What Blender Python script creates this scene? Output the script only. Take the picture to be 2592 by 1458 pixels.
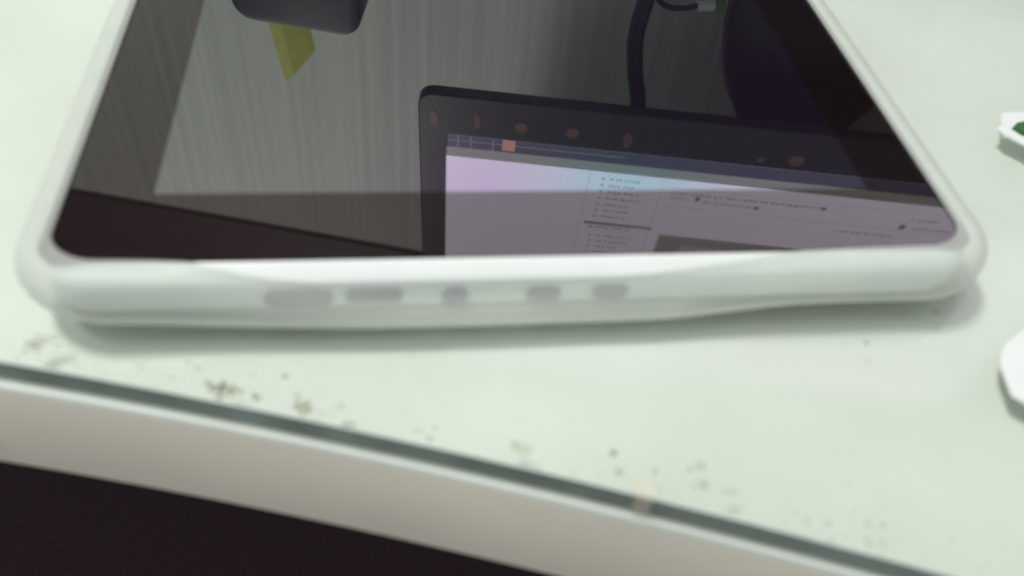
import bpy, bmesh, math, random
from mathutils import Vector
random.seed(4)
S = bpy.context.scene
for o in list(bpy.data.objects): bpy.data.objects.remove(o)
MM = 0.001

# ------------------------------------------------------------------ camera
cd = bpy.data.cameras.new('camera'); cam = bpy.data.objects.new('camera', cd)
S.collection.objects.link(cam); S.camera = cam
cam.location = (65.77*MM, -123.31*MM, 122.79*MM)
cam.rotation_euler = (math.radians(43.379), math.radians(-4.700), math.radians(-6.203))
cd.sensor_width = 36; cd.lens = 36*2200/2592
cd.clip_start = 0.01; cd.clip_end = 20
cd.dof.use_dof = True; cd.dof.focus_distance = 0.38; cd.dof.aperture_fstop = 10.5

# ------------------------------------------------------------------ room light
w = bpy.data.worlds.new('World'); S.world = w; w.use_nodes = True
bgn = w.node_tree.nodes['Background']
bgn.inputs[0].default_value = (0.91, 0.96, 0.95, 1); bgn.inputs[1].default_value = 0.54

def area(name, loc, target, size, power, color):
    l = bpy.data.lights.new(name, 'AREA'); l.shape = 'RECTANGLE'
    l.size, l.size_y = size; l.energy = power; l.color = color
    o = bpy.data.objects.new(name, l); S.collection.objects.link(o)
    o.location = Vector(loc)*MM
    o.rotation_euler = (Vector(target)-Vector(loc)).to_track_quat('-Z', 'Y').to_euler()
    return o
area('ceiling_lamp', (-230, 20, 950), (40, 10, 0), (0.20, 0.10), 7.2, (0.975, 1.0, 0.945))

S.view_settings.view_transform = 'Standard'; S.view_settings.look = 'None'
S.view_settings.gamma = 1; S.view_settings.use_curve_mapping = False
S.view_settings.exposure = 0
S.render.resolution_x = 1024; S.render.resolution_y = 576
S.render.engine = 'CYCLES'
S.cycles.max_bounces = 10; S.cycles.transparent_max_bounces = 16

# ------------------------------------------------------------------ helpers
def link(name, me, mats, parent=None):
    o = bpy.data.objects.new(name, me); S.collection.objects.link(o)
    for m in (mats if isinstance(mats, (list, tuple)) else [mats]): me.materials.append(m)
    if parent: o.parent = parent
    return o
def tag(o, label=None, cat=None, group=None, kind=None):
    if label: o['label'] = label
    if cat: o['category'] = cat
    if group: o['group'] = group
    if kind: o['kind'] = kind
    return o
def mesh(name, verts, faces, mats, parent=None, smooth=False, idx=None, raw=False):
    me = bpy.data.meshes.new(name)
    me.from_pydata([tuple(Vector(v)*MM) for v in verts], [], faces)
    if idx:
        for p, i in zip(me.polygons, idx): p.material_index = i
    for p in me.polygons: p.use_smooth = smooth
    me.update()
    bm = bmesh.new(); bm.from_mesh(me); bmesh.ops.recalc_face_normals(bm, faces=bm.faces); bm.to_mesh(me); bm.free()
    return link(name, me, mats, parent)
def empty(name, loc=(0, 0, 0), rz=0):
    o = bpy.data.objects.new(name, None); S.collection.objects.link(o)
    o.empty_display_size = 0.01
    o.location = Vector(loc)*MM; o.rotation_euler = (0, 0, rz); return o
def smooth_angle(o, ang=40):
    for p in o.data.polygons: p.use_smooth = True
    o.data.set_sharp_from_angle(angle=math.radians(ang))
def prism(pts, z0, z1, bevel=0.0):
    """closed polygon pts (x,y) extruded from z0 to z1, optional inset bevel on top"""
    n = len(pts); V = [(x, y, z0) for x, y in pts] + [(x, y, z1-bevel) for x, y in pts]
    F = [tuple(range(n-1, -1, -1))] + [(i, (i+1) % n, n+(i+1) % n, n+i) for i in range(n)]
    if bevel:
        cx = sum(p[0] for p in pts)/n; cy = sum(p[1] for p in pts)/n
        b = len(V)
        for x, y in pts:
            d = math.hypot(x-cx, y-cy); k = (d-bevel)/d
            V.append((cx+(x-cx)*k, cy+(y-cy)*k, z1))
        F += [(n+i, n+(i+1) % n, b+(i+1) % n, b+i) for i in range(n)]; F.append(tuple(range(b, b+n)))
    else: F.append(tuple(range(n, 2*n)))
    return V, F
def rrect(x0, x1, y0, y1, r, n=8):
    """rounded rectangle counter-clockwise from the near-left corner: points and outward normals"""
    P = []
    for cx, cy, a0 in ((x0+r, y0+r, 180), (x1-r, y0+r, 270), (x1-r, y1-r, 0), (x0+r, y1-r, 90)):
        for k in range(n+1):
            a = math.radians(a0+90*k/n); P.append((cx+r*math.cos(a), cy+r*math.sin(a), math.cos(a), math.sin(a)))
    return P
def interp(t, tab):
    if t <= tab[0][0]: return tab[0][1]
    for (a, va), (b, vb) in zip(tab, tab[1:]):
        if t <= b:
            k = (t-a)/(b-a)
            if isinstance(va, tuple): return tuple(p+(q-p)*k for p, q in zip(va, vb))
            return va+(vb-va)*k
    return tab[-1][1]
def smooth_interp(t, tab, w=5.0):
    return sum(interp(t+w*k/4, tab) for k in range(-4, 5))/9
def tube(pts, r, n=10):
    V, F = [], []; P = [Vector(p) for p in pts]
    up = Vector((0.3, 1, 0.2))
    for i, p in enumerate(P):
        t = (P[min(i+1, len(P)-1)]-P[max(i-1, 0)]).normalized()
        a = t.cross(up).normalized(); b = t.cross(a)
        for k in range(n):
            q = 2*math.pi*k/n; V.append(tuple(p+(a*math.cos(q)+b*math.sin(q))*r))
    for i in range(len(P)-1):
        for k in range(n): F.append((i*n+k, i*n+(k+1) % n, (i+1)*n+(k+1) % n, (i+1)*n+k))
    F += [tuple(range(n)), tuple(range((len(P)-1)*n, len(P)*n))]
    return V, F
def spline(pts, n=8):
    P = [Vector(p) for p in pts]; P = [2*P[0]-P[1]]+P+[2*P[-1]-P[-2]]; out = []
    for i in range(1, len(P)-2):
        for k in range(n):
            t = k/n; a, b, c, d = P[i-1:i+3]
            out.append(0.5*((2*b)+(c-a)*t+(2*a-5*b+4*c-d)*t*t+(3*b-a-3*c+d)*t**3))
    out.append(P[-2]); return out

# ------------------------------------------------------------------ materials
def new_mat(name):
    m = bpy.data.materials.new(name); m.use_nodes = True; nt = m.node_tree
    return m, nt, nt.nodes['Principled BSDF'], nt.nodes['Material Output']
def vary(nt, bs, col, amt=0.06, scale=40, detail=4, stretch=(1, 1, 1), col2=None, coord='Object'):
    tc = nt.nodes.new('ShaderNodeTexCoord'); mp = nt.nodes.new('ShaderNodeMapping'); mp.inputs['Scale'].default_value = stretch
    nz = nt.nodes.new('ShaderNodeTexNoise'); nz.inputs['Scale'].default_value = scale; nz.inputs['Detail'].default_value = detail
    rp = nt.nodes.new('ShaderNodeValToRGB')
    c2 = col2 or tuple(max(0, c*(1-amt)) for c in col)
    rp.color_ramp.elements[0].position = 0.35; rp.color_ramp.elements[1].position = 0.65
    rp.color_ramp.elements[0].color = (*c2, 1); rp.color_ramp.elements[1].color = (*col, 1)
    L = nt.links.new
    L(tc.outputs[coord], mp.inputs[0]); L(mp.outputs[0], nz.inputs['Vector']); L(nz.outputs['Fac'], rp.inputs[0]); L(rp.outputs[0], bs.inputs['Base Color'])
    return nz, rp
def plain(name, col, rough=0.5, amt=0.06, scale=60, ior=1.45, bump=0, **k):
    m, nt, bs, out = new_mat(name); nz, rp = vary(nt, bs, col, amt, scale, **k)
    bs.inputs['Roughness'].default_value = rough; bs.inputs['IOR'].default_value = ior
    if bump:
        b = nt.nodes.new('ShaderNodeBump'); b.inputs['Strength'].default_value = bump; b.inputs['Distance'].default_value = 0.0004
        nt.links.new(nz.outputs['Fac'], b.inputs['Height']); nt.links.new(b.outputs[0], bs.inputs['Normal'])
    return m
def glow(name, col, strength):
    m, nt, bs, out = new_mat(name)
    bs.inputs['Base Color'].default_value = (0.02, 0.02, 0.02, 1); bs.inputs['Roughness'].default_value = 0.4
    bs.inputs['Emission Color'].default_value = (*col, 1); bs.inputs['Emission Strength'].default_value = strength
    return m
def see_through(m, fac, tint=(1, 1, 1)):
    nt = m.node_tree; out = nt.nodes['Material Output']; bs = nt.nodes['Principled BSDF']
    tr = nt.nodes.new('ShaderNodeBsdfTransparent'); tr.inputs[0].default_value = (*tint, 1)
    mx = nt.nodes.new('ShaderNodeMixShader'); mx.inputs[0].default_value = fac
    nt.links.new(bs.outputs[0], mx.inputs[1]); nt.links.new(tr.outputs[0], mx.inputs[2]); nt.links.new(mx.outputs[0], out.inputs[0])
    return m

M = {}
M['laminate'] = plain('white_laminate', (0.80, 0.83, 0.78), 0.55, 0.09, 14, detail=8, col2=(0.74, 0.755, 0.70))
M['desk_edge'] = plain('desk_edge_band', (0.87, 0.81, 0.70), 0.5, 0.05, 30)
M['floor'] = plain('dark_carpet', (0.060, 0.030, 0.042), 0.9, 0.4, 300, bump=0.4)
M['white_plastic'] = plain('white_plastic', (0.93, 0.94, 0.93), 0.22, 0.03, 50)
M['port'] = plain('port_black', (0.008, 0.04, 0.10), 0.5)
M['port_metal'] = plain('port_metal', (0.25, 0.27, 0.3), 0.35)
M['monitor_black'] = plain('monitor_black_plastic', (0.016, 0.015, 0.02), 0.42, 0.3, 200)
M['stand_black'] = plain('stand_gloss_black', (0.008, 0.006, 0.009), 0.3, 0.3, 120)
M['cable'] = plain('cable_rubber', (0.012, 0.011, 0.014), 0.55, 0.3, 200)
M['speaker'] = plain('speaker_shell', (0.018, 0.015, 0.02), 0.5, 0.3, 300)
M['grille'] = plain('speaker_grille', (0.01, 0.01, 0.012), 0.8, 0.5, 900)
M['note'] = plain('yellow_paper', (0.50, 0.49, 0.10), 0.8, 0.12, 120)
M['note_fold'] = plain('yellow_paper_fold', (0.62, 0.62, 0.16), 0.8, 0.1, 120)
M['panel'] = plain('dark_brown_board', (0.085, 0.045, 0.052), 0.6, 0.35, 12, stretch=(1, 1, 8))
M['paper'] = plain('white_card', (0.86, 0.87, 0.86), 0.7, 0.03, 200)
M['green_ink'] = plain('green_ink', (0.05, 0.18, 0.06), 0.6, 0.5, 260)
M['grey_ink'] = plain('grey_ink', (0.45, 0.45, 0.47), 0.7, 0.2, 300)
M['white_plug'] = plain('white_plug', (0.5, 0.5, 0.52), 0.5)
M['green_plug'] = plain('green_label', (0.07, 0.16, 0.04), 0.5)
M['dirt'] = see_through(plain('dirt', (0.26, 0.22, 0.12), 0.9, 0.4, 800), 0.4)
M['stain'] = see_through(plain('stain', (0.45, 0.42, 0.27), 0.9, 0.3, 500), 0.65)
M['tape'] = see_through(plain('clear_tape', (0.80, 0.78, 0.68), 0.35, 0.05, 300), 0.45, (0.97, 0.96, 0.92))

# frosted silicone
m, nt, bs, out = new_mat('frosted_silicone')
vary(nt, bs, (0.79, 0.795, 0.745), 0.05, 70, col2=(0.74, 0.755, 0.715))
bs.inputs['Roughness'].default_value = 0.38; bs.inputs['IOR'].default_value = 1.41
bs.inputs['Subsurface Weight'].default_value = 0.5; bs.inputs['Subsurface Radius'].default_value = (1, 1, 1); bs.inputs['Subsurface Scale'].default_value = 0.0015
see_through(m, 0.50, (0.98, 1.0, 0.995)); M['silicone'] = m
M['silicone_thick'] = m.copy(); M['silicone_thick'].name = 'frosted_silicone_thick'
for n_ in M['silicone_thick'].node_tree.nodes:
    if n_.type == 'MIX_SHADER': n_.inputs[0].default_value = 0.43
m, nt, bs, out = new_mat('silicone_inside'); see_through(m, 0.97, (0.96, 1, 0.99)); M['silicone_in'] = m

# desk glass: clear top face, teal edge, clear underside
m, nt, bs, out = new_mat('desk_glass')
tr = nt.nodes.new('ShaderNodeBsdfTransparent'); tr.inputs[0].default_value = (0.975, 0.993, 0.98, 1)
gl = nt.nodes.new('ShaderNodeBsdfGlossy'); gl.inputs['Roughness'].default_value = 0.11
fr = nt.nodes.new('ShaderNodeFresnel'); fr.inputs[0].default_value = 1.5
mx = nt.nodes.new('ShaderNodeMixShader')
nt.links.new(fr.outputs[0], mx.inputs[0]); nt.links.new(tr.outputs[0], mx.inputs[1]); nt.links.new(gl.outputs[0], mx.inputs[2]); nt.links.new(mx.outputs[0], out.inputs[0])
M['glass'] = m
m, nt, bs, out = new_mat('desk_glass_underside')
tr = nt.nodes.new('ShaderNodeBsdfTransparent'); nt.links.new(tr.outputs[0], out.inputs[0]); M['glass_under'] = m
M['glass_edge'] = plain('glass_edge_teal', (0.36, 0.45, 0.41), 0.35, 0.45, 60, col2=(0.25, 0.28, 0.25))
M['glass_chamfer'] = plain('glass_chamfer', (0.70, 0.76, 0.72), 0.2, 0.05, 60)

# tablet cover glass: black printed border, and the display seen through it
m, nt, bs, out = new_mat('cover_glass_border')
vary(nt, bs, (0.010, 0.0065, 0.008), 0.2, 300); bs.inputs['Roughness'].default_value = 0.0; bs.inputs['IOR'].default_value = 1.8; bs.inputs['Specular Tint'].default_value = (1, 0.90, 0.88, 1)
M['border'] = m
def smear(m_):
    nt_ = m_.node_tree; bs_ = nt_.nodes['Principled BSDF']
    tc_ = nt_.nodes.new('ShaderNodeTexCoord'); nz_ = nt_.nodes.new('ShaderNodeTexNoise'); nz_.inputs['Scale'].default_value = 45; nz_.inputs['Detail'].default_value = 5; nz_.inputs['Distortion'].default_value = 1.2
    mr_ = nt_.nodes.new('ShaderNodeMapRange'); mr_.inputs[1].default_value = 0.42; mr_.inputs[2].default_value = 0.75; mr_.inputs[3].default_value = 0.012; mr_.inputs[4].default_value = 0.035
    nt_.links.new(tc_.outputs['Object'], nz_.inputs['Vector']); nt_.links.new(nz_.outputs['Fac'], mr_.inputs[0]); nt_.links.new(mr_.outputs[0], bs_.inputs['Roughness'])
smear(m)
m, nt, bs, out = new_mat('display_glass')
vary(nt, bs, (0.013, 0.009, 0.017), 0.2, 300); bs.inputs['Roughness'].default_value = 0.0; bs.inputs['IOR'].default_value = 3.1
# pink-to-cyan sheen on the mirrored monitor, painted into the specular tint by position
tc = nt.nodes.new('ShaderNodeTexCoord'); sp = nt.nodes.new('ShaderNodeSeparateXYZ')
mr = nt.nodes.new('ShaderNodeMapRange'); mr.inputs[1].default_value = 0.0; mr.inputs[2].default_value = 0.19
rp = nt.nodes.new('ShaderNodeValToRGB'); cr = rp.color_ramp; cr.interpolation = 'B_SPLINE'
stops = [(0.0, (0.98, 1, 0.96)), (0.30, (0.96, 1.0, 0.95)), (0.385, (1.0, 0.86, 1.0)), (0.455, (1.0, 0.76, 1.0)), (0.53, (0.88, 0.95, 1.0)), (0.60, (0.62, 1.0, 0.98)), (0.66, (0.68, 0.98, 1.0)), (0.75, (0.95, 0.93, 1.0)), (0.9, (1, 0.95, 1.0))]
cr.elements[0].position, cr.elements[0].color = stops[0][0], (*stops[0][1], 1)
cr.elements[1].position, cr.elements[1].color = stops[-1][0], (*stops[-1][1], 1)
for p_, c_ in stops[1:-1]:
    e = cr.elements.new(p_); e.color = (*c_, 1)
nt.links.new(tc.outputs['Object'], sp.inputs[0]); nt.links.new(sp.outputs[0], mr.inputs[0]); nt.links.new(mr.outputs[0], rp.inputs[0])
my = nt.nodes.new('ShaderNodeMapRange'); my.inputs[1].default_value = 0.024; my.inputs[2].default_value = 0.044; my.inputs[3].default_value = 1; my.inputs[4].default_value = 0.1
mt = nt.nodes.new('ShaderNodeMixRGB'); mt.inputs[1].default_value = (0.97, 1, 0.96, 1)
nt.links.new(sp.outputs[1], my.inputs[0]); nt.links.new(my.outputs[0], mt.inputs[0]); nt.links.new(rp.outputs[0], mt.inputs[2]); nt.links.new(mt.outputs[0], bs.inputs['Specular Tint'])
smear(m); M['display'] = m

# wallpaper with fine vertical streaks
m, nt, bs, out = new_mat('streaked_wallpaper')
nz, rp = vary(nt, bs, (0.63, 0.64, 0.60), 0.2, 1.0, 6, stretch=(170, 170, 2.2), col2=(0.50, 0.515, 0.48))
rp.color_ramp.elements[0].position = 0.3; rp.color_ramp.elements[1].position = 0.72
bs.inputs['Roughness'].default_value = 0.75; M['wall'] = m

# ------------------------------------------------------------------ setting: floor, wall
YW = math.radians(-16.0)
def wall_y(x): return 460-0.2867*x
fl = mesh('floor', [(-3000, -3000, -750), (3000, -3000, -750), (3000, 3000, -750), (-3000, 3000, -750)], [(0, 1, 2, 3)], M['floor']); tag(fl, kind='structure')
n = (0.2756, 0.9613)
a, b = (-1000, wall_y(-1000)), (1200, wall_y(1200))
V = []
for x, y in (a, b, (b[0]+n[0]*60, b[1]+n[1]*60), (a[0]+n[0]*60, a[1]+n[1]*60)): V += [(x, y, -748), (x, y, 900)]
wl = mesh('wall', V, [(0, 2, 3, 1), (2, 4, 5, 3), (4, 6, 7, 5), (6, 0, 1, 7), (1, 3, 5, 7), (0, 6, 4, 2)], M['wall']); tag(wl, kind='structure')

# ------------------------------------------------------------------ desk and the glass sheet on it
def curve(c, x):
    f = lambda t: c[0]*t*t+c[1]*t+c[2]
    lo, hi = -60, 240
    if x < lo: return f(lo)+(x-lo)*(2*c[0]*lo+c[1])
    if x > hi: return f(hi)+(x-hi)*(2*c[0]*hi+c[1])
    return f(x)
DQ = (-3.835e-4, -0.26350, -15.91); GQ = (-3.722e-4, -0.2675, -14.56)
XS = [-800, -400, -200, -120] + [-80+8*i for i in range(46)] + [360, 500, 800, 1000]
def sheet(name, c, prof, mats, idxs, back, parent=None):
    V, F, I = [], [], []; n = len(prof)
    for x in XS:
        f = curve(c, x)
        for d, z in prof: V.append((x, wall_y(x)-back if d is None else f+d, z))
    for i in range(len(XS)-1):
        for k in range(n):
            F.append((i*n+k, (i+1)*n+k, (i+1)*n+(k+1) % n, i*n+(k+1) % n)); I.append(idxs[k])
    F += [tuple(range(n)), tuple(range((len(XS)-1)*n, len(XS)*n))]; I += [idxs[0], idxs[0]]
    o = mesh(name, V, F, mats, parent, idx=I); smooth_angle(o, 22); return o
desk = empty('desk', (0, 0, -748)); tag(desk, 'white desk with a beige front edge under the tablet', 'desk')
dt = sheet('desk_top', DQ, [(None, -19.2), (3.2, -19.2), (1.6, -19.45), (0.5, -20.2), (0, -21.4), (0, -49.0), (0.8, -50.2), (None, -50.2)], [M['laminate'], M['desk_edge']], [0, 0, 0, 0, 1, 1, 0, 0], 3, None)
dt.parent = desk; dt.matrix_parent_inverse = desk.matrix_world.inverted(); dt.location = (0, 0, 0.748)
def desk_leg(x):
    y = wall_y(x)-90
    V, F = prism([(x-25, y-25), (x+25, y-25), (x+25, y+25), (x-25, y+25)], 0, 697)
    mesh('leg', V, F, M['desk_edge'], desk)
for x in (-700, 900): desk_leg(x)
gs = sheet('glass_sheet', GQ, [(None, -13.0), (0.35, -13.0), (0.0, -13.25), (0.0, -18.7), (0.4, -19.14), (None, -19.14)], [M['glass'], M['glass_edge'], M['glass_under'], M['glass_chamfer']], [0, 3, 1, 1, 2, 2], 30)
tag(gs, 'clear glass sheet with a dark teal edge covering the desk', 'glass sheet')

# ------------------------------------------------------------------ tablet
tab = empty('tablet', (95, 60, -11.4)); tag(tab, 'white tablet with dark mirror-like screen inside the frosted case', 'tablet')
def child(o, par):
    o.parent = par; o.matrix_parent_inverse = par.matrix_basis.inverted(); return o
BX0, BX1, BY0, BY1, BR = -2.6, 192.6, -2.8, 128.0, 11.0
def ring_loft(name, base, profs, mats, parent=None, closed=True, cap=False):
    """base: list of (x,y,nx,ny); profs(k, x, y) -> list of (offset, z)"""
    V, F = [], []; N = len(base); n = None
    for k, (x, y, nx, ny) in enumerate(base):
        pr = profs(x, y, nx, ny); n = len(pr)
        for o_, z in pr: V.append((x+nx*o_, y+ny*o_, z))
    for i in range(N):
        j = (i+1) % N
        for k in range(n if closed else n-1): F.append((i*n+k, j*n+k, j*n+(k+1) % n, i*n+(k+1) % n))
    if cap: F += [tuple(i*n for i in range(N)), tuple(i*n+n-1 for i in range(N))]
    return mesh(name, V, F, mats, parent, smooth=True)
def dense_rrect(x0, x1, y0, y1, r, step=3.0, n=10):
    P = rrect(x0, x1, y0, y1, r, n); out = []
    for i, p in enumerate(P):
        out.append(p); q = P[(i+1) % len(P)]; d = math.hypot(q[0]-p[0], q[1]-p[1])
        if d > 2*step+2:
            k = int(d/step)
            for t in range(1, k): out.append((p[0]+(q[0]-p[0])*t/k, p[1]+(q[1]-p[1])*t/k, p[2], p[3]))
    return out
base = dense_rrect(BX0, BX1, BY0, BY1, BR)
body = ring_loft('body', base, lambda *a: [(-2.85, -0.08), (-2.6, -0.16), (-1.75, -0.85), (-0.75, -1.75), (0.25, -2.7), (0.5, -3.3), (0.3, -5.2), (0.1, -9.8), (-0.3, -10.8), (-1.2, -11.3), (-5, -11.4)], M['white_plastic'], closed=False, cap=True)
child(body, tab)
# cover glass: border as a ring round the display opening
GX0, GX1, GY0, GY1 = BX0+2.8, BX1-2.8, BY0+2.8, BY1-2.8
AX0, AX1, AY0, AY1 = 16.9, 174.0, 20.2, 106.5
outer = rrect(GX0-2.2, GX1+2.2, GY0, GY1, 5.5, 8)
def border():
    n = len(outer)//4
    V = [(p[0], p[1], 0) for p in outer] + [(p[0], p[1], -0.07) for p in outer]
    N = len(outer); inner = [(AX0, AY0), (AX1, AY0), (AX1, AY1), (AX0, AY1)]
    V += [(x, y, 0) for x, y in inner]; F = []
    for i in range(N):
        j = (i+1) % N; F.append((i, j, N+j, N+i)); ci = i//n; cj = (j//n) % 4
        if ci == cj or j == 0 and ci == 3 and False: F.append((i, j, 2*N+ci))
        else: F.append((i, j, 2*N+cj, 2*N+ci))
    return mesh('screen_border', V, F, M['border'])
child(border(), tab)
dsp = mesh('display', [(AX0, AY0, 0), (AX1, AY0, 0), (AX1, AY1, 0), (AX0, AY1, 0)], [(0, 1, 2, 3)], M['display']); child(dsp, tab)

def slot(name, x, z, w_, h_):
    r = min(w_, h_)/2*0.9; P = rrect(x-w_/2, x+w_/2, z-h_/2, z+h_/2, r, 5); N = len(P)
    y0, y1 = BY0-0.75, BY0+0.1
    V = [(p[0], y0, p[1]) for p in P]+[(p[0], y1, p[1]) for p in P]
    P2 = rrect(x-w_/2+.5, x+w_/2-.5, z-h_/2+.5, z+h_/2-.5, max(r-.5, .2), 5)
    V += [(p[0], y0, p[1]) for p in P2]+[(p[0], y0+0.2, p[1]) for p in P2]
    F, I = [], []
    for i in range(N):
        j = (i+1) % N
        F += [(i, j, N+j, N+i), (i, j, 2*N+j, 2*N+i), (2*N+i, 2*N+j, 3*N+j, 3*N+i)]; I += [1, 1, 0]
    F.append(tuple(3*N+i for i in range(N))); I.append(0)
    o = mesh(name, V, F, [M['port'], M['port']], idx=I); child(o, tab)
slot('card_slot', 46.7, -7.3, 13.4, 4.4)
slot('card_slot', 61.6, -7.2, 11.4, 3.6)
slot('headphone_jack', 77.9, -8.0, 5.2, 5.6)
slot('usb_port', 96.2, -7.8, 7.2, 4.2)
slot('usb_port', 110.2, -7.5, 7.6, 3.8)

# ------------------------------------------------------------------ frosted silicone case, sagging along its near side
QL = [(6, 0), (20, .12), (27, .29), (34, .52), (46, .80), (66, 1), (90, 1), (116, .80), (134, .53), (149, .29), (162, .13), (180, 0)]
QB = [(0, 0), (20, .30), (39, .68), (58, .93), (80, 1.0), (122, .92), (138, .42), (150, .08), (160, 0)]
LIP = [(0, (-3.8, .25)), (.3, (-2.6, .2)), (.55, (-0.9, -.9)), (.75, (0.35, -2.2)), (1, (0.85, -4.3))]
def lerp(a, b, t): return tuple(p+(q-p)*t for p, q in zip(a, b))
def case_prof(x, y, nx, ny):
    front = max(0.0, -ny)**1.5; right = max(0.0, nx)**1.5; left = max(0.0, -nx)**1.5
    on_front = ny < -0.999
    q = smooth_interp(x, QL) if on_front else 0.0
    b = smooth_interp(x, QB, 4) if on_front else 0.0
    corner = 2*abs(nx*ny)
    lip0 = -2.6-1.2*front-0.5*corner; g = 1-0.24*front+0.12*right
    L0 = interp(q, LIP) if q > 0.001 else (lip0, .25)
    L1 = (L0[0]+.1, L0[1]+.35+.05*q); L2 = (L0[0]+1.1+.5*front+2.0*corner-1.35*q, L0[1]+.5+.05*q)
    L3 = lerp((-.5+.3*corner, 1.2), (1.05, -4.1), q); L4 = lerp((1.9*g, 1.1), (1.4, -4.9), q); L5 = lerp((4.2*g, -.9), (2.0, -6.1), q)
    L6 = lerp((5.5*g, -4.0), (3.3, -7.0), b); L7 = lerp((5.4*g, -7.5), (4.6, -9.3), b)
    L8 = lerp((3.7*g, -10.5), (5.3, -11.3), b); L9 = lerp((1.2, -12.3), (5.5, -12.3), b); L10 = lerp((-3, -12.9), (2.8, -12.93), b); L11 = (-12, -12.9)
    I0 = (-12, -11.7); I1 = lerp((-3, -11.6), (0, -11.7), b); I2 = lerp((-.4, -10.8), (3.4, -11.2), b); I3 = lerp((.3, -8), (3.0, -9), b)
    I4 = lerp((.3, -4.5), (2.2, -6.4), b); I5 = lerp((.3, -1.8), (1.3, -5.2), q); I6 = lerp((-1.2, .1), (.75, -4.4), q)
    return [L0, L1, L2, L3, L4, L5, L6, L7, L8, L9, L10, L11, I0, I1, I2, I3, I4, I5, I6]
case = ring_loft('silicone_case', dense_rrect(BX0, BX1, BY0, BY1, BR, 1.6, 14), case_prof, [M['silicone'], M['silicone_in'], M['silicone_thick']])
for p in case.data.polygons: p.material_index = 0 if p.index % 19 in (11, 12, 13) else 1 if p.index % 19 > 10 else (2 if p.index % 19 > 6 else 0)
sd = case.modifiers.new('smooth', 'SUBSURF'); sd.levels = 1; sd.render_levels = 1
tag(case, 'frosted translucent white silicone case sagging round the tablet', 'tablet case')

# ------------------------------------------------------------------ monitor behind the tablet
P0 = Vector((80.254, 279.648, 146.727)); AM = math.radians(-9.85); TM = math.radians(10.1)
U = Vector((math.cos(AM), math.sin(AM), 0)); Nh = Vector((-math.sin(AM), math.cos(AM), 0))
Vv = Vector((0, 0, math.cos(TM)))+Nh*math.sin(TM); Bk = U.cross(Vv)*-1   # Bk: away from the viewer
mon = empty('computer_monitor', tuple(P0+U*222+Nh*45+Vector((0, 0, -13-P0.z)))); tag(mon, 'black computer monitor behind the tablet showing a web page', 'monitor')
def on_mon(pts): return [tuple(P0+U*u+Vv*v+Bk*d) for u, v, d in pts]
MW, MH, BL, BB = 445.0, 282.0, 15.8, 35.0
hp = rrect(0, MW, 5, MH, 9, 5); N = len(hp)
V = [(p[0], p[1], 0.8) for p in hp]
V += [(p[0]-p[2]*.8, p[1]-p[3]*.8, 0) for p in hp]; V += [(p[0], p[1], 7) for p in hp]
V += [(MW/2+(p[0]-MW/2)*.7, MH/2+(p[1]-MH/2)*.68, 42) for p in hp]
inn = [(BL, BB), (MW-BL, BB), (MW-BL, MH-BL), (BL, MH-BL)]; k0 = len(V)
V += [(u, v, 0) for u, v in inn]+[(u, v, 1.6) for u, v in inn]
F = []
for i in range(N):
    j = (i+1) % N; F += [(i, j, N+j, N+i), (i, j, 2*N+j, 2*N+i), (2*N+i, 2*N+j, 3*N+j, 3*N+i)]
    ci, cj = i//(N//4), (j//(N//4)) % 4
    F.append((N+i, N+j, k0+ci) if ci == cj else (N+i, N+j, k0+cj, k0+ci))
for i in range(4): F.append((k0+i, k0+(i+1) % 4, k0+4+(i+1) % 4, k0+4+i))
F.append(tuple(range(3*N, 4*N)))
ho = mesh('housing', on_mon(V), F, M['monitor_black']); smooth_angle(ho, 35); child(ho, mon)
M['page'] = glow('page_white', (0.88, 0.84, 1.0), 1.9)
def quad(name, u0, u1, v0, v1, d, mat, par):
    o = mesh(name, on_mon([(u0, v0, d), (u1, v0, d), (u1, v1, d), (u0, v1, d)]), [(0, 1, 2, 3)], mat)
    child(o, mon) if par is mon else None
    if par is not mon:
        o.parent = par
    return o
scr = quad('screen', BL, MW-BL, BB, MH-BL, 1.5, M['page'], mon)
M['taskbar'] = glow('taskbar_navy', (0.12, 0.115, 0.19), 0.8); M['status'] = glow('status_grey', (0.55, 0.55, 0.55), 0.85)
M['ink'] = glow('page_ink', (1.0, 0.95, 1.1), 1.0); M['ink_dark'] = glow('page_dark', (0.5, 0.48, 0.58), 1.0)
M['rule'] = glow('page_rule', (0.82, 0.80, 0.92), 1.5); M['greybox'] = glow('page_greybox', (0.62, 0.62, 0.60), 1.0); M['cream'] = glow('page_cream', (0.80, 0.82, 0.78), 1.1)
M['tb_line'] = glow('taskbar_line', (0.35, 0.38, 0.5), 1.0); M['orange'] = glow('taskbar_orange', (1.0, 0.50, 0.38), 0.85)
def flat(name, rects, d, mat):
    V, F = [], []
    for u0, u1, v0, v1 in rects:
        k = len(V); V += [(u0, v0, d), (u1, v0, d), (u1, v1, d), (u0, v1, d)]; F.append((k, k+1, k+2, k+3))
    o = mesh(name, on_mon(V), F, mat); o.parent = scr; o.matrix_parent_inverse = mon.matrix_basis.inverted() if False else scr.matrix_basis.inverted()
    # screen already carries the monitor's inverse: undo it so that world coordinates stay put
    o.matrix_parent_inverse = (mon.matrix_basis @ scr.matrix_parent_inverse @ scr.matrix_basis).inverted()
    return o
R1 = MW-BL
flat('taskbar', [(BL, R1, BB, 47)], 1.4, M['taskbar'])
flat('status_bar', [(BL, R1, 47, 55)], 1.4, M['status'])
flat('taskbar_outline', [(BL, R1, 36, 36.7), (BL, 120, 40.6, 41.3), (BL+6.5, BL+7.2, 36, 47), (BL+14, BL+14.6, 36, 47), (BL+27, BL+27.6, 36, 47)], 1.3, M['tb_line'])
flat('taskbar_icon', [(48.5, 56, 36.5, 45.5)], 1.2, M['orange'])
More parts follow.
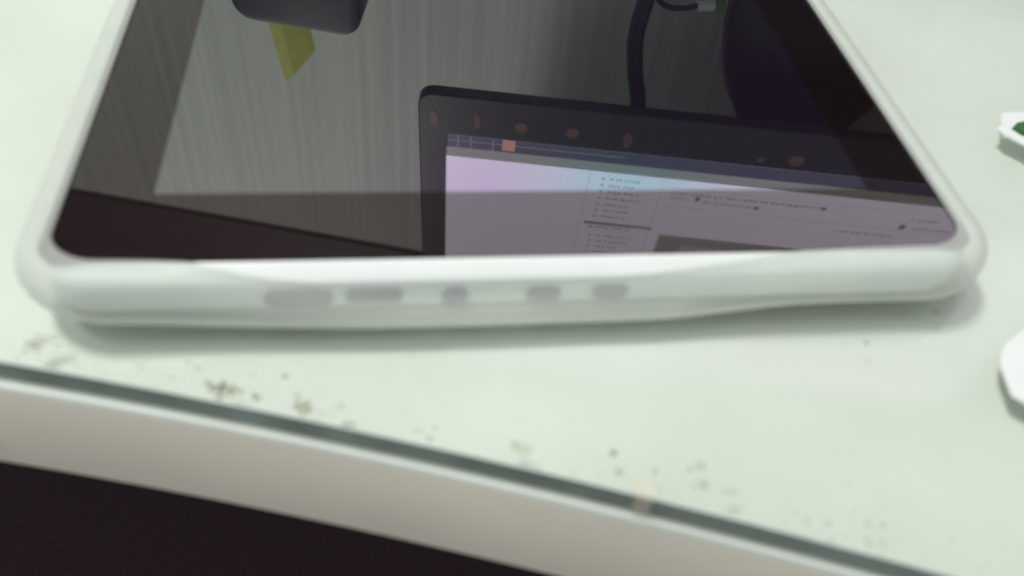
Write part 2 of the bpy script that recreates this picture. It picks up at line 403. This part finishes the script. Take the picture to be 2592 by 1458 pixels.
for r_ in [(102, 102.6, 56, 235), (147, 147.6, 56, 235), (150, R1, 80, 80.6), (150, R1, 62.5, 63.0), (104, 147, 112, 112.5)]: flat('page_rule', [r_], 1.4, M['rule'])
rnd = random.Random(7)
def words(u0, u1, v, h):
    out = []; u = u0
    while u < u1:
        w_ = rnd.uniform(1.2, 3.6); w_ = min(w_, u1-u); k = rnd.random()
        out.append((u, u+w_, v+h*0.1*k, v+h*(.75+.25*k))); u += w_+rnd.choice((.5, .7, 1.6))
    return out
ln = []
for i, (v, uu) in enumerate([(60, 133), (66, 131), (72, 134), (78, 136), (84, 130), (90, 131), (96, 130), (116, 140), (122, 136), (128, 131), (134, 138), (140, 128), (146, 134), (152, 137)]):
    ln += [(110, 111.8, v, v+2.2)]+words(115, uu, v, 2.4)
ln += words(153, 246, 66.2, 2.6)+words(154, 165, 71, 2.4)+words(174, 205, 72, 2.4)+words(302, 320, 68, 2.4)+words(306, 330, 76, 2.4)
ln += words(262, 300, 86, 2.4)+words(108, 135, 107, 3)
flat('page_text', ln, 1.3, M['ink'])['kind'] = 'stuff'
for r_ in [(169, 172, 69, 72.6), (298, 302, 74.5, 79), (206, 209, 72, 75), (246, 249, 66, 69)]: flat('page_mark', [r_], 1.25, M['ink_dark'])
flat('page_heading', [(105, 149, 103, 106)], 1.35, M['greybox'])
flat('page_banner', [(155, 250, 109.5, 170)], 1.35, M['greybox'])
flat('page_picture', [(171, 245, 119, 165)], 1.25, M['cream'])
M['led'] = glow('button_orange', (0.9, 0.36, 0.18), 0.11); M['led_red'] = glow('button_red', (0.9, 0.22, 0.17), 0.10); M['led_grey'] = glow('button_grey', (0.5, 0.6, 0.62), 0.07)
def disc(name, u, v, ru, rv, mat, star=0):
    n = 20; V = [(u+ru*(1+star*(i % 2))*math.cos(2*math.pi*i/n), v+rv*(1+star*(i % 2))*math.sin(2*math.pi*i/n), -0.25) for i in range(n)]
    V += [(a_, b_, 0.05) for a_, b_, _ in V]
    F = [tuple(range(n))]+[(i, (i+1) % n, n+(i+1) % n, n+i) for i in range(n)]
    o = mesh(name, on_mon(V), F, mat); child(o, mon)
disc('touch_button', 8.9, 23.5, 2.4, 6.5, M['led_red']); disc('touch_button', 33.2, 22.5, 1.8, 6.2, M['led_red'])
disc('touch_button', 58.1, 23.8, 4.4, 4.6, M['led'], -.25); disc('touch_button', 87.4, 23.8, 4.2, 4.6, M['led'], -.25)
disc('touch_button', 119, 25.0, 2.6, 6.0, M['led_red']); disc('touch_button', 216.5, 27.2, 5.0, 5.0, M['led'], -.25); disc('power_light', 196.7, 29.0, 2.4, 2.6, M['led_grey'])
# stand: a broad waisted neck on a low oval foot
def stand_ring(z, hw, dp, off):
    c = P0+U*222+Nh*off; out = []
    for i in range(28):
        a_ = 2*math.pi*i/28; q = c+U*(hw*math.copysign(abs(math.cos(a_))**.7, math.cos(a_)))+Nh*(dp*math.copysign(abs(math.sin(a_))**.7, math.sin(a_))); out.append((q.x, q.y, z))
    return out
def loft(name, rings, mat):
    V, F = [], []; n = len(rings[0])
    for r_ in rings: V += r_
    for i in range(len(rings)-1):
        for k in range(n): F.append((i*n+k, i*n+(k+1) % n, (i+1)*n+(k+1) % n, (i+1)*n+k))
    F += [tuple(range(n)), tuple(range((len(rings)-1)*n, len(rings)*n))]
    o = mesh(name, V, F, mat); smooth_angle(o, 45); child(o, mon)
loft('neck', [stand_ring(z, hw, d_, 52) for z, hw, d_ in ((-6, 66, 16), (20, 60, 14), (60, 57.5, 12), (99, 57.5, 11), (118, 57, 11), (140, 53, 11), (161, 45, 11), (178, 34, 11), (230, 30, 10))], M['stand_black'])
loft('foot', [stand_ring(z, hw, d_, 45) for z, hw, d_ in ((-12.9, 116, 78), (-9, 118, 80), (-5.5, 112, 75), (-4.5, 80, 50))], M['stand_black'])

# cables by the monitor
V, F = tube(spline([(205, 345, 250), (216, 312, 200), (212, 300, 172), (205.5, 299, 148), (202, 299, 126), (203.5, 299, 104), (209, 300, 70), (216, 306, 25), (222, 322, -2), (226, 350, -8.2), (228, 380, -8.2)]), 4.7)
o = mesh('video_cable', V, F, M['cable'], smooth=True); tag(o, 'thick black cable hanging straight down from the monitor', 'cable')
lc = empty('thin_cable', (220, 300, -13)); tag(lc, 'thin black looped cable with a white plug beside the monitor stand', 'cable')
V, F = tube(spline([(203, 301, 92), (210.5, 298.5, 104), (217.5, 297, 107.5), (225, 296, 107), (232, 295, 104.8)]), 1.6)
child(mesh('lead', V, F, M['cable'], smooth=True), lc)
V, F = tube(spline([(203, 301, 92), (199, 306, 60), (196, 318, 15), (196, 340, -11.3), (190, 370, -11.3)]), 1.6); child(mesh('lead', V, F, M['cable'], smooth=True), lc)
V, F = tube([(231, 295, 105.0), (232, 295, 104.9), (239, 294, 104), (240, 294, 103.9)], 3.2, 12); child(mesh('plug', V, F, M['white_plug']), lc)
V, F = tube([(240, 294, 103.8), (246, 293, 103)], 2.6, 12); child(mesh('plug_label', V, F, M['green_plug']), lc)

# ------------------------------------------------------------------ small speaker and sticky note
def along(u, off, z): return tuple(P0+U*u+Nh*off+Vector((0, 0, z-P0.z)))
spk = empty('desk_speaker', along(-74, 55, -13)); tag(spk, 'slim black desk speaker with rounded corners left of the monitor', 'speaker')
pp = rrect(-110.5, -38, -12.9, 144.5, 12, 8)
V = []; N = len(pp)
for off, s in ((41.5, -1.5), (40, -3.5), (70, -1.5), (68.5, 0), (41.5, 0)): pass
rings = [(40, 2.2), (40.6, .7), (42.2, 0), (68, 0), (69.6, .7), (70, 2.2)]
for off, s in rings: V += [along(p[0]-p[2]*s, off, p[1]-p[3]*s+(p[0]+74)*0.07*(1 if p[1] > 60 else 0)) for p in pp]
F = []
for r_ in range(len(rings)-1):
    for i in range(N): F.append((r_*N+i, r_*N+(i+1) % N, (r_+1)*N+(i+1) % N, (r_+1)*N+i))
F += [tuple(range(N)), tuple(range((len(rings)-1)*N, len(rings)*N))]
o = mesh('cabinet', V, F, M['speaker']); smooth_angle(o, 40); child(o, spk)
def grille(zc, r_):
    V = []; n = 24
    for off in (39.4, 40.1):
        V += [along(-74+r_*math.cos(2*math.pi*i/n), off, zc+r_*math.sin(2*math.pi*i/n)) for i in range(n)]
    F = [tuple(range(n)), tuple(range(n, 2*n))]+[(i, (i+1) % n, n+(i+1) % n, n+i) for i in range(n)]
    child(mesh('grille', V, F, M['grille']), spk)
grille(30, 26); grille(90, 20)
nt_ = empty('sticky_note', (2, 368, 120)); tag(nt_, 'folded yellow paper note sticking up behind the black speaker', 'sticky note')
def leaf(name, pts, mat, t=0.35):
    P = [Vector(p) for p in pts]; n = len(P); V = [tuple(p) for p in P]+[tuple(p+Nh*t) for p in P]
    F = [tuple(range(n)), tuple(range(n, 2*n))]+[(i, (i+1) % n, n+(i+1) % n, n+i) for i in range(n)]
    child(mesh(name, V, F, mat), nt_)
leaf('paper_flap', [(-11, 369.6, 120), (-7.5, 368.4, 158), (-0.7, 366.6, 203), (4.7, 366.0, 198), (0.1, 367.6, 158), (-1, 368.4, 120)], M['note_fold'])
leaf('paper_sheet', [(-1, 368.4, 120), (0.1, 367.6, 158), (4.7, 366.0, 198), (20, 363.6, 178), (17.4, 364.4, 158), (16, 365.5, 120)], M['note'])

# dark board on the wall above
def wp(x, off, z): return (x-n_w[0]*off, wall_y(x)-n_w[1]*off, z)
n_w = (0.2756, 0.9613)
V = [wp(x, off, z) for x in (-980, 700) for off in (0.5, 3) for z in (426, 880)]
o = mesh('wall_board', V, [(0, 1, 3, 2), (4, 6, 7, 5), (0, 4, 5, 1), (2, 3, 7, 6), (0, 2, 6, 4), (1, 5, 7, 3)], M['panel']); tag(o, 'dark brown board on the wall above the monitor', 'wall board')

# ------------------------------------------------------------------ scraps, tape and dirt on the glass
def ragged(pts, amp, seg=4, seed=3):
    r_ = random.Random(seed); out = []
    for i, p in enumerate(pts):
        q = pts[(i+1) % len(pts)]
        for k in range(seg):
            t = k/seg; out.append((p[0]+(q[0]-p[0])*t+r_.uniform(-amp, amp), p[1]+(q[1]-p[1])*t+r_.uniform(-amp, amp)))
    return out
sc = empty('paper_scrap', (245, 58, -13)); tag(sc, 'torn white paper scrap with green print right of the tablet', 'paper scrap')
V, F = prism(ragged([(240, 67.5), (237.6, 62.6), (235.0, 60.5), (235.4, 57), (237.4, 54.6), (240.5, 50.6), (248, 47.6), (262, 46), (268, 60), (258, 69)], 0.35), -12.9, -12.2, 0.2)
child(mesh('scrap_sheet', V, F, M['paper']), sc)
V, F = prism([(238.5, 59.5), (240, 56.5), (244, 54), (252, 53), (258, 57), (256, 62), (248, 64), (242, 62.5)], -12.18, -12.12)
child(mesh('green_print', V, F, M['green_ink']), sc)
V, F = prism([(243.5, 59.8), (246, 58), (248.5, 58.6), (247, 61), (244.5, 61.3)], -12.10, -12.06); child(mesh('white_print', V, F, M['paper']), sc)
sc = empty('card_scrap', (203, -25, -13)); tag(sc, 'plain white angular card scrap near the bottom right corner', 'card scrap')
V, F = prism([(207, -10), (195.9, -16.7), (193.2, -19.6), (191.6, -23), (190.2, -30.2), (192.4, -32.6), (208, -44), (222, -30), (219, -15)], -12.9, -12.2, 0.2)
child(mesh('card', V, F, M['paper']), sc)
for k, (x, y) in enumerate([(200.5, -24.5), (200.0, -29.8), (204, -27)]):
    V, F = prism([(x, y), (x+2.6, y+.4), (x+2.5, y+1.2), (x-.1, y+.8)], -12.18, -12.14); child(mesh('pencil_mark', V, F, M['grey_ink']), sc)

tx = 109.0
gy = curve(GQ, tx)
ty = math.atan(2*GQ[0]*tx+GQ[1])
def tp(s, d, z): return (tx+s*math.cos(ty)-d*math.sin(ty), gy+s*math.sin(ty)+d*math.cos(ty), z)
prof = [(3.6, -12.95), (1.4, -12.9), (-.05, -13.0), (-.22, -13.6), (-.2, -16.0), (-.25, -18.6)]
V = [tp(s, d, z) for d, z in prof for s in (-1.5, 1.6)]+[tp(s, d-.1, z+.1) for d, z in prof for s in (-1.5, 1.6)]
F = []
n6 = len(prof)*2
for i in range(len(prof)-1):
    a_ = 2*i; F += [(a_, a_+1, a_+3, a_+2), (n6+a_, n6+a_+1, n6+a_+3, n6+a_+2), (a_, a_+2, n6+a_+2, n6+a_), (a_+1, a_+3, n6+a_+3, n6+a_+1)]
F += [(0, 1, n6+1, n6), (n6-2, n6-1, 2*n6-1, 2*n6-2)]
o = mesh('clear_tape', V, F, M['tape']); tag(o, 'small strip of clear tape folded over the glass edge', 'tape')

def blob(V, F, x, y, r, h, z=-12.98, rnd=random):
    k = len(V); n = 9; ph = rnd.random()*6
    rr = [r*rnd.uniform(.55, 1.2) for _ in range(n)]; ex = rnd.uniform(.8, 1.6)
    for s, hh in ((1, 0), (.75, .6), (.35, 1)):
        V += [(x+rr[i]*s*ex*math.cos(ph+6.283*i/n), y+rr[i]*s*math.sin(ph+6.283*i/n), z+h*hh) for i in range(n)]
    for a_ in range(2):
        for i in range(n): F.append((k+a_*n+i, k+a_*n+(i+1) % n, k+(a_+1)*n+(i+1) % n, k+(a_+1)*n+i))
    F.append(tuple(k+2*n+i for i in range(n)))
rd = random.Random(11)
V, F = [], []
# crumbs gathered along the edge of the glass: (position along x, distance behind the edge, size, spread, count)
for x, d, r, sp_, c in ((33, 3.0, .75, 2.6, 16), (39.5, 2.5, .6, 1.0, 4), (44.5, 9, .5, .8, 2), (48.5, 3.0, .6, 2.4, 9), (55, 4.2, .5, 1.2, 3), (57, 1.2, .5, 1.5, 4), (-2, 6.5, .55, 3, 7), (-5, 3, .5, 2, 3), (20, 5, .4, 3, 3),
                        (105, 8, .6, .4, 2), (112, 6, .5, .3, 2), (119, 8.5, .55, .3, 2), (70, 2.0, .45, 2, 4), (135, 4, .35, 4, 5), (184.5, 70, 1.1, .3, 1), (165, 54, .5, .6, 2)):
    for _ in range(c):
        xx = x+rd.gauss(0, sp_*.6); blob(V, F, xx, curve(GQ, xx)+max(.8, d+rd.gauss(0, sp_*.45)), r*rd.uniform(.4, 1.0), .25, rnd=rd)
for _ in range(90):
    xx = rd.uniform(-25, 175); blob(V, F, xx, curve(GQ, xx)+.9+rd.expovariate(1/4), rd.uniform(.08, .26), .12, rnd=rd)
o = mesh('dirt', V, F, M['dirt'], smooth=True); tag(o, 'brown crumbs of dirt scattered along the glass edge', 'dirt', kind='stuff')
V, F = [], []
for x, d, r, c in ((34, 2.6, 1.6, 3), (48, 3, 1.8, 3), (122, 9.5, 1.4, 2), (124.5, 6, 1.3, 2), (88, 4.5, 1.6, 2), (141, 5, 1.2, 1), (-3, 6, 1.5, 3), (26, 7, 1.2, 2), (150, 6, 1.0, 2)):
    for _ in range(c): 
        xx = x+rd.gauss(0, 1.2); blob(V, F, xx, curve(GQ, xx)+max(1.6, d+rd.gauss(0, .8)), r*rd.uniform(.5, 1), .06, z=-12.99, rnd=rd)
o = mesh('dried_stain', V, F, M['stain'], smooth=True); tag(o, 'faint tan dried stains on the glass near its edge', 'stain', kind='stuff')
